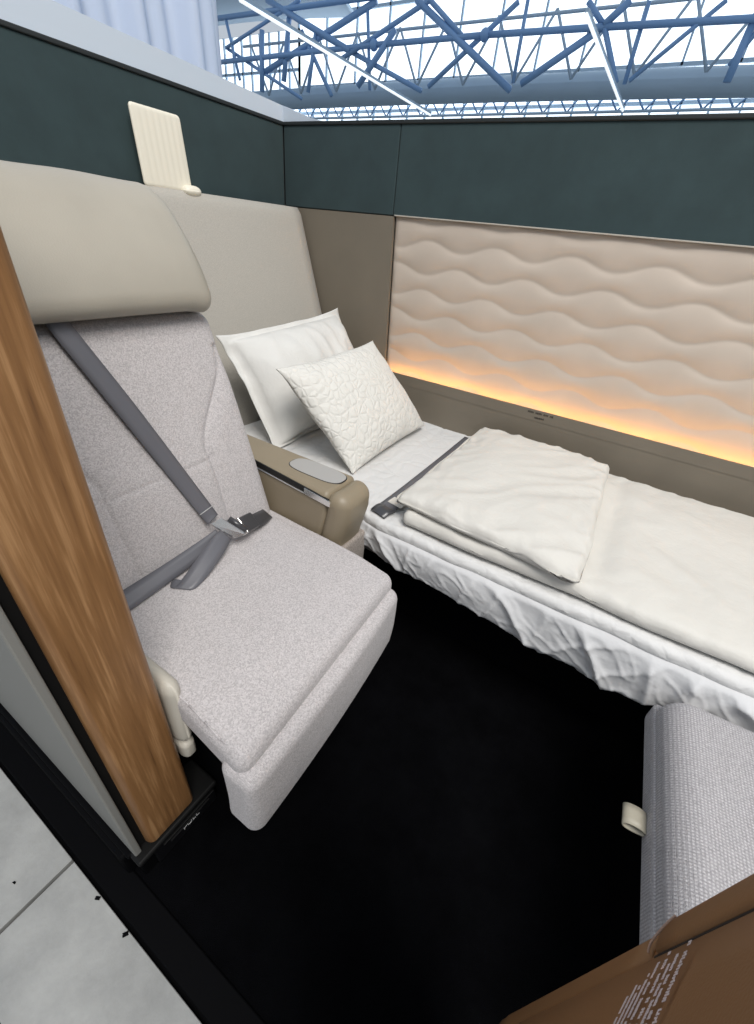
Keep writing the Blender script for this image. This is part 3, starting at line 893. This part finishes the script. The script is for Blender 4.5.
def roofpt(u, v):
    x = -40 + 21.5 * u; return Vector((x, 25.5 - 8 * v, 10.1 + 2.2 * v + 0.5 * math.sin(u * 3)))
slab(b, 20, 6, roofpt, (0, 0, 0.2)); struct(obj('roof', b, 'hall_roof'))
b = NB()
def beamf(u, v):
    x = -26 + 28 * u; arch = -0.12 * ((u - 0.45) * 2) ** 2
    a = v * 2 * PI
    return Vector((x, 21.3 - 0.5 * math.cos(a), 6.30 + arch + 0.36 * math.sin(a)))
grid(b, 60, 20, beamf)
struct(obj('beam', b, 'hall_pale'))

segA = [((-10.828, 7.922), (-6.932, 5.595)), ((-7.233, 7.608), (-10.071, 5.8)), ((-6.912, 7.58), (-6.876, 5.759)), ((-4.46, 6.882), (-6.638, 5.751)),
        ((-4.46, 6.882), (-3.661, 5.64)), ((-3.432, 7.276), (-3.435, 5.632)), ((-4.46, 6.882), (-3.906, 7.317)), ((-4.46, 6.882), (-5.098, 7.421)),
        ((-1.523, 7.109), (-3.313, 5.67)), ((-0.738, 6.698), (-0.801, 5.574)), ((-8.962, 6.961), (-10.326, 7.878)), ((-0.1, 7.4), (-0.9, 5.9))]
chA = [((-12.467, 6.967), (-8.142, 6.929)), ((-8.142, 6.929), (-4.445, 6.841)), ((-4.445, 6.841), (0.6, 6.68))]
segB = [((-17.699, 8.522), (-13.543, 6.875)), ((-13.543, 6.875), (-10.34, 5.705)), ((-15.993, 8.373), (-20.222, 7.349)), ((-12.54, 8.071), (-18.138, 6.513)),
        ((-10.326, 7.878), (-14.002, 6.66)), ((-20.222, 7.349), (-16.03, 5.648)), ((-18.037, 7.733), (-18.189, 5.896)), ((-16.003, 7.59), (-14.451, 5.693)),
        ((-20.095, 8.167), (-19.49, 6.321)), ((-16.6, 8.2), (-17.0, 6.2)), ((-15.2, 7.5), (-15.6, 5.8)), ((-12.9, 7.9), (-12.6, 5.8)), ((-11.6, 7.3), (-13.1, 5.9))]
chB = [((-20.6, 6.936), (-12.467, 6.967)), ((-20.6, 8.25), (-12.4, 8.15))]
def truss(label, y, segs, chords, loc):
    t = thing('roof_truss', label, 'truss', loc, 'blue steel roof trusses')
    for (a, c) in chords:
        b = NB(); cyl(b, (a[0], y, a[1]), (c[0], y, c[1]), 0.085, 10); obj('chord', b, 'hall_blue', t)
    for i, (a, c) in enumerate(segs):
        r = (0.10, 0.075, 0.06)[i % 3]
        b = NB(); cyl(b, (a[0], y + 0.10 * (i % 2), a[1]), (c[0], y + 0.10 * (i % 2), c[1]), r, 10); obj('brace', b, 'hall_blue', t)
    for (a, c) in chords[:1]:
        b = NB(); bmesh.ops.create_uvsphere(b, u_segments=12, v_segments=8, radius=0.17, matrix=Matrix.Translation((c[0], y, c[1]))); obj('joint_node', b, 'hall_blue', t)
truss('blue steel roof truss high above the green wall over the bed', 18.5, segA, chA, (-6, 18.5, 6.9))
truss('blue steel roof truss lattice beside the hanging plastic sheeting', 18.5, segB, chB, (-16, 18.5, 6.9))
zz = []
for i in range(11):
    x0 = -20.0 + 1.95 * i
    zz += [((x0, 7.75), (x0 + 0.97, 6.1)), ((x0 + 0.97, 6.1), (x0 + 1.95, 7.75))]
t3 = thing('roof_truss', 'thin pale blue roof truss zigzag behind the two thicker blue trusses', 'truss', (-9, 19.8, 6.1), 'blue steel roof trusses')
for (a, c) in [((-20.5, 7.75), (2.0, 7.6))]:
    b = NB(); cyl(b, (a[0], 19.8, a[1]), (c[0], 19.8, c[1]), 0.05, 8); obj('chord', b, 'hall_pale', t3)
for i, (a, c) in enumerate(zz):
    b = NB(); cyl(b, (a[0], 19.8, a[1]), (c[0], 19.8, c[1] - 0.0), 0.045, 8); obj('brace', b, 'hall_pale', t3)
# low lattice girder far behind the beam
lg = thing('ceiling_girder', 'thin pale lattice girder seen just above the green wall top', 'girder', (-10, 24.5, 6.2))
b = NB(); cyl(b, (-29, 24.5, 6.80), (3, 24.5, 6.80), 0.05, 8); obj('chord', b, 'hall_pale', lg)
b = NB(); cyl(b, (-29, 24.5, 6.22), (3, 24.5, 6.22), 0.05, 8); obj('chord', b, 'hall_pale', lg)
for i in range(64):
    x = -29 + i * 0.5; a, c = ((6.22, 6.80) if i % 2 else (6.80, 6.22))
    b = NB(); cyl(b, (x, 24.5, a), (x + 0.5, 24.5, c), 0.035, 6); obj('brace', b, 'hall_blue', lg)
# long light tubes running into the hall
for a, c, lab in (((-10.9, 10.5, 5.45), (-10.9, 20.6, 5.45), 'long thin light tube above the corner of the suite, the flatter of two'),
                  ((-3.6, 13.2, 5.45), (-3.6, 20.6, 5.45), 'long thin light tube above the bed wall, the steeper of two')):
    t = thing('hanging_light_tube', lab, 'light', a, 'long light tubes in the hall')
    b = NB(); cyl(b, a, c, 0.035, 10); obj('glowing_tube', b, 'tube', t)
    b = NB(); box(b, a[0] - .04, a[0] + .04, a[1], c[1], a[2] + .03, a[2] + .09); obj('housing', b, 'hall_pale', t, smooth=False)

# ------------------------------------------------------------------ light
w = bpy.data.worlds.new('World'); S.world = w; w.use_nodes = True
bg = w.node_tree.nodes['Background']; bg.inputs['Color'].default_value = (0.80, 0.89, 1.0, 1); bg.inputs['Strength'].default_value = 0.62
def area(name, loc, target, size, power, col):
    l = bpy.data.lights.new(name, 'AREA'); l.energy = power; l.size = size; l.color = col; l.shape = 'SQUARE'
    o = bpy.data.objects.new(name, l); C.objects.link(o); o.location = loc
    o.rotation_euler = (Vector(target) - Vector(loc)).to_track_quat('-Z', 'Y').to_euler(); return o
area('added_overhead_light', (1.9, -0.9, 5.2), (-0.5, 0.9, 0.4), 2.4, 310, (1.0, 0.965, 0.92))  # unseen soft light added overhead, set frontal to brighten the seat back

# ------------------------------------------------------------------ camera
cam = bpy.data.cameras.new('Camera'); co = bpy.data.objects.new('Camera', cam); C.objects.link(co)
cam.sensor_fit = 'VERTICAL'; cam.sensor_height = 36.0; cam.lens = 417.854 * 36.0 / 1024
cam.clip_start = 0.01; cam.clip_end = 200
R = Matrix.Rotation(math.radians(28.853), 4, 'Z') @ Matrix.Rotation(math.radians(56.4419), 4, 'X') @ Matrix.Rotation(math.radians(6.2971), 4, 'Z')
co.matrix_world = Matrix.Translation((0, 0, 1.25)) @ R
S.camera = co
S.view_settings.view_transform = 'Standard'; S.view_settings.look = 'None'
S.view_settings.gamma = 1.0; S.view_settings.use_curve_mapping = False
S.view_settings.exposure = 0.0
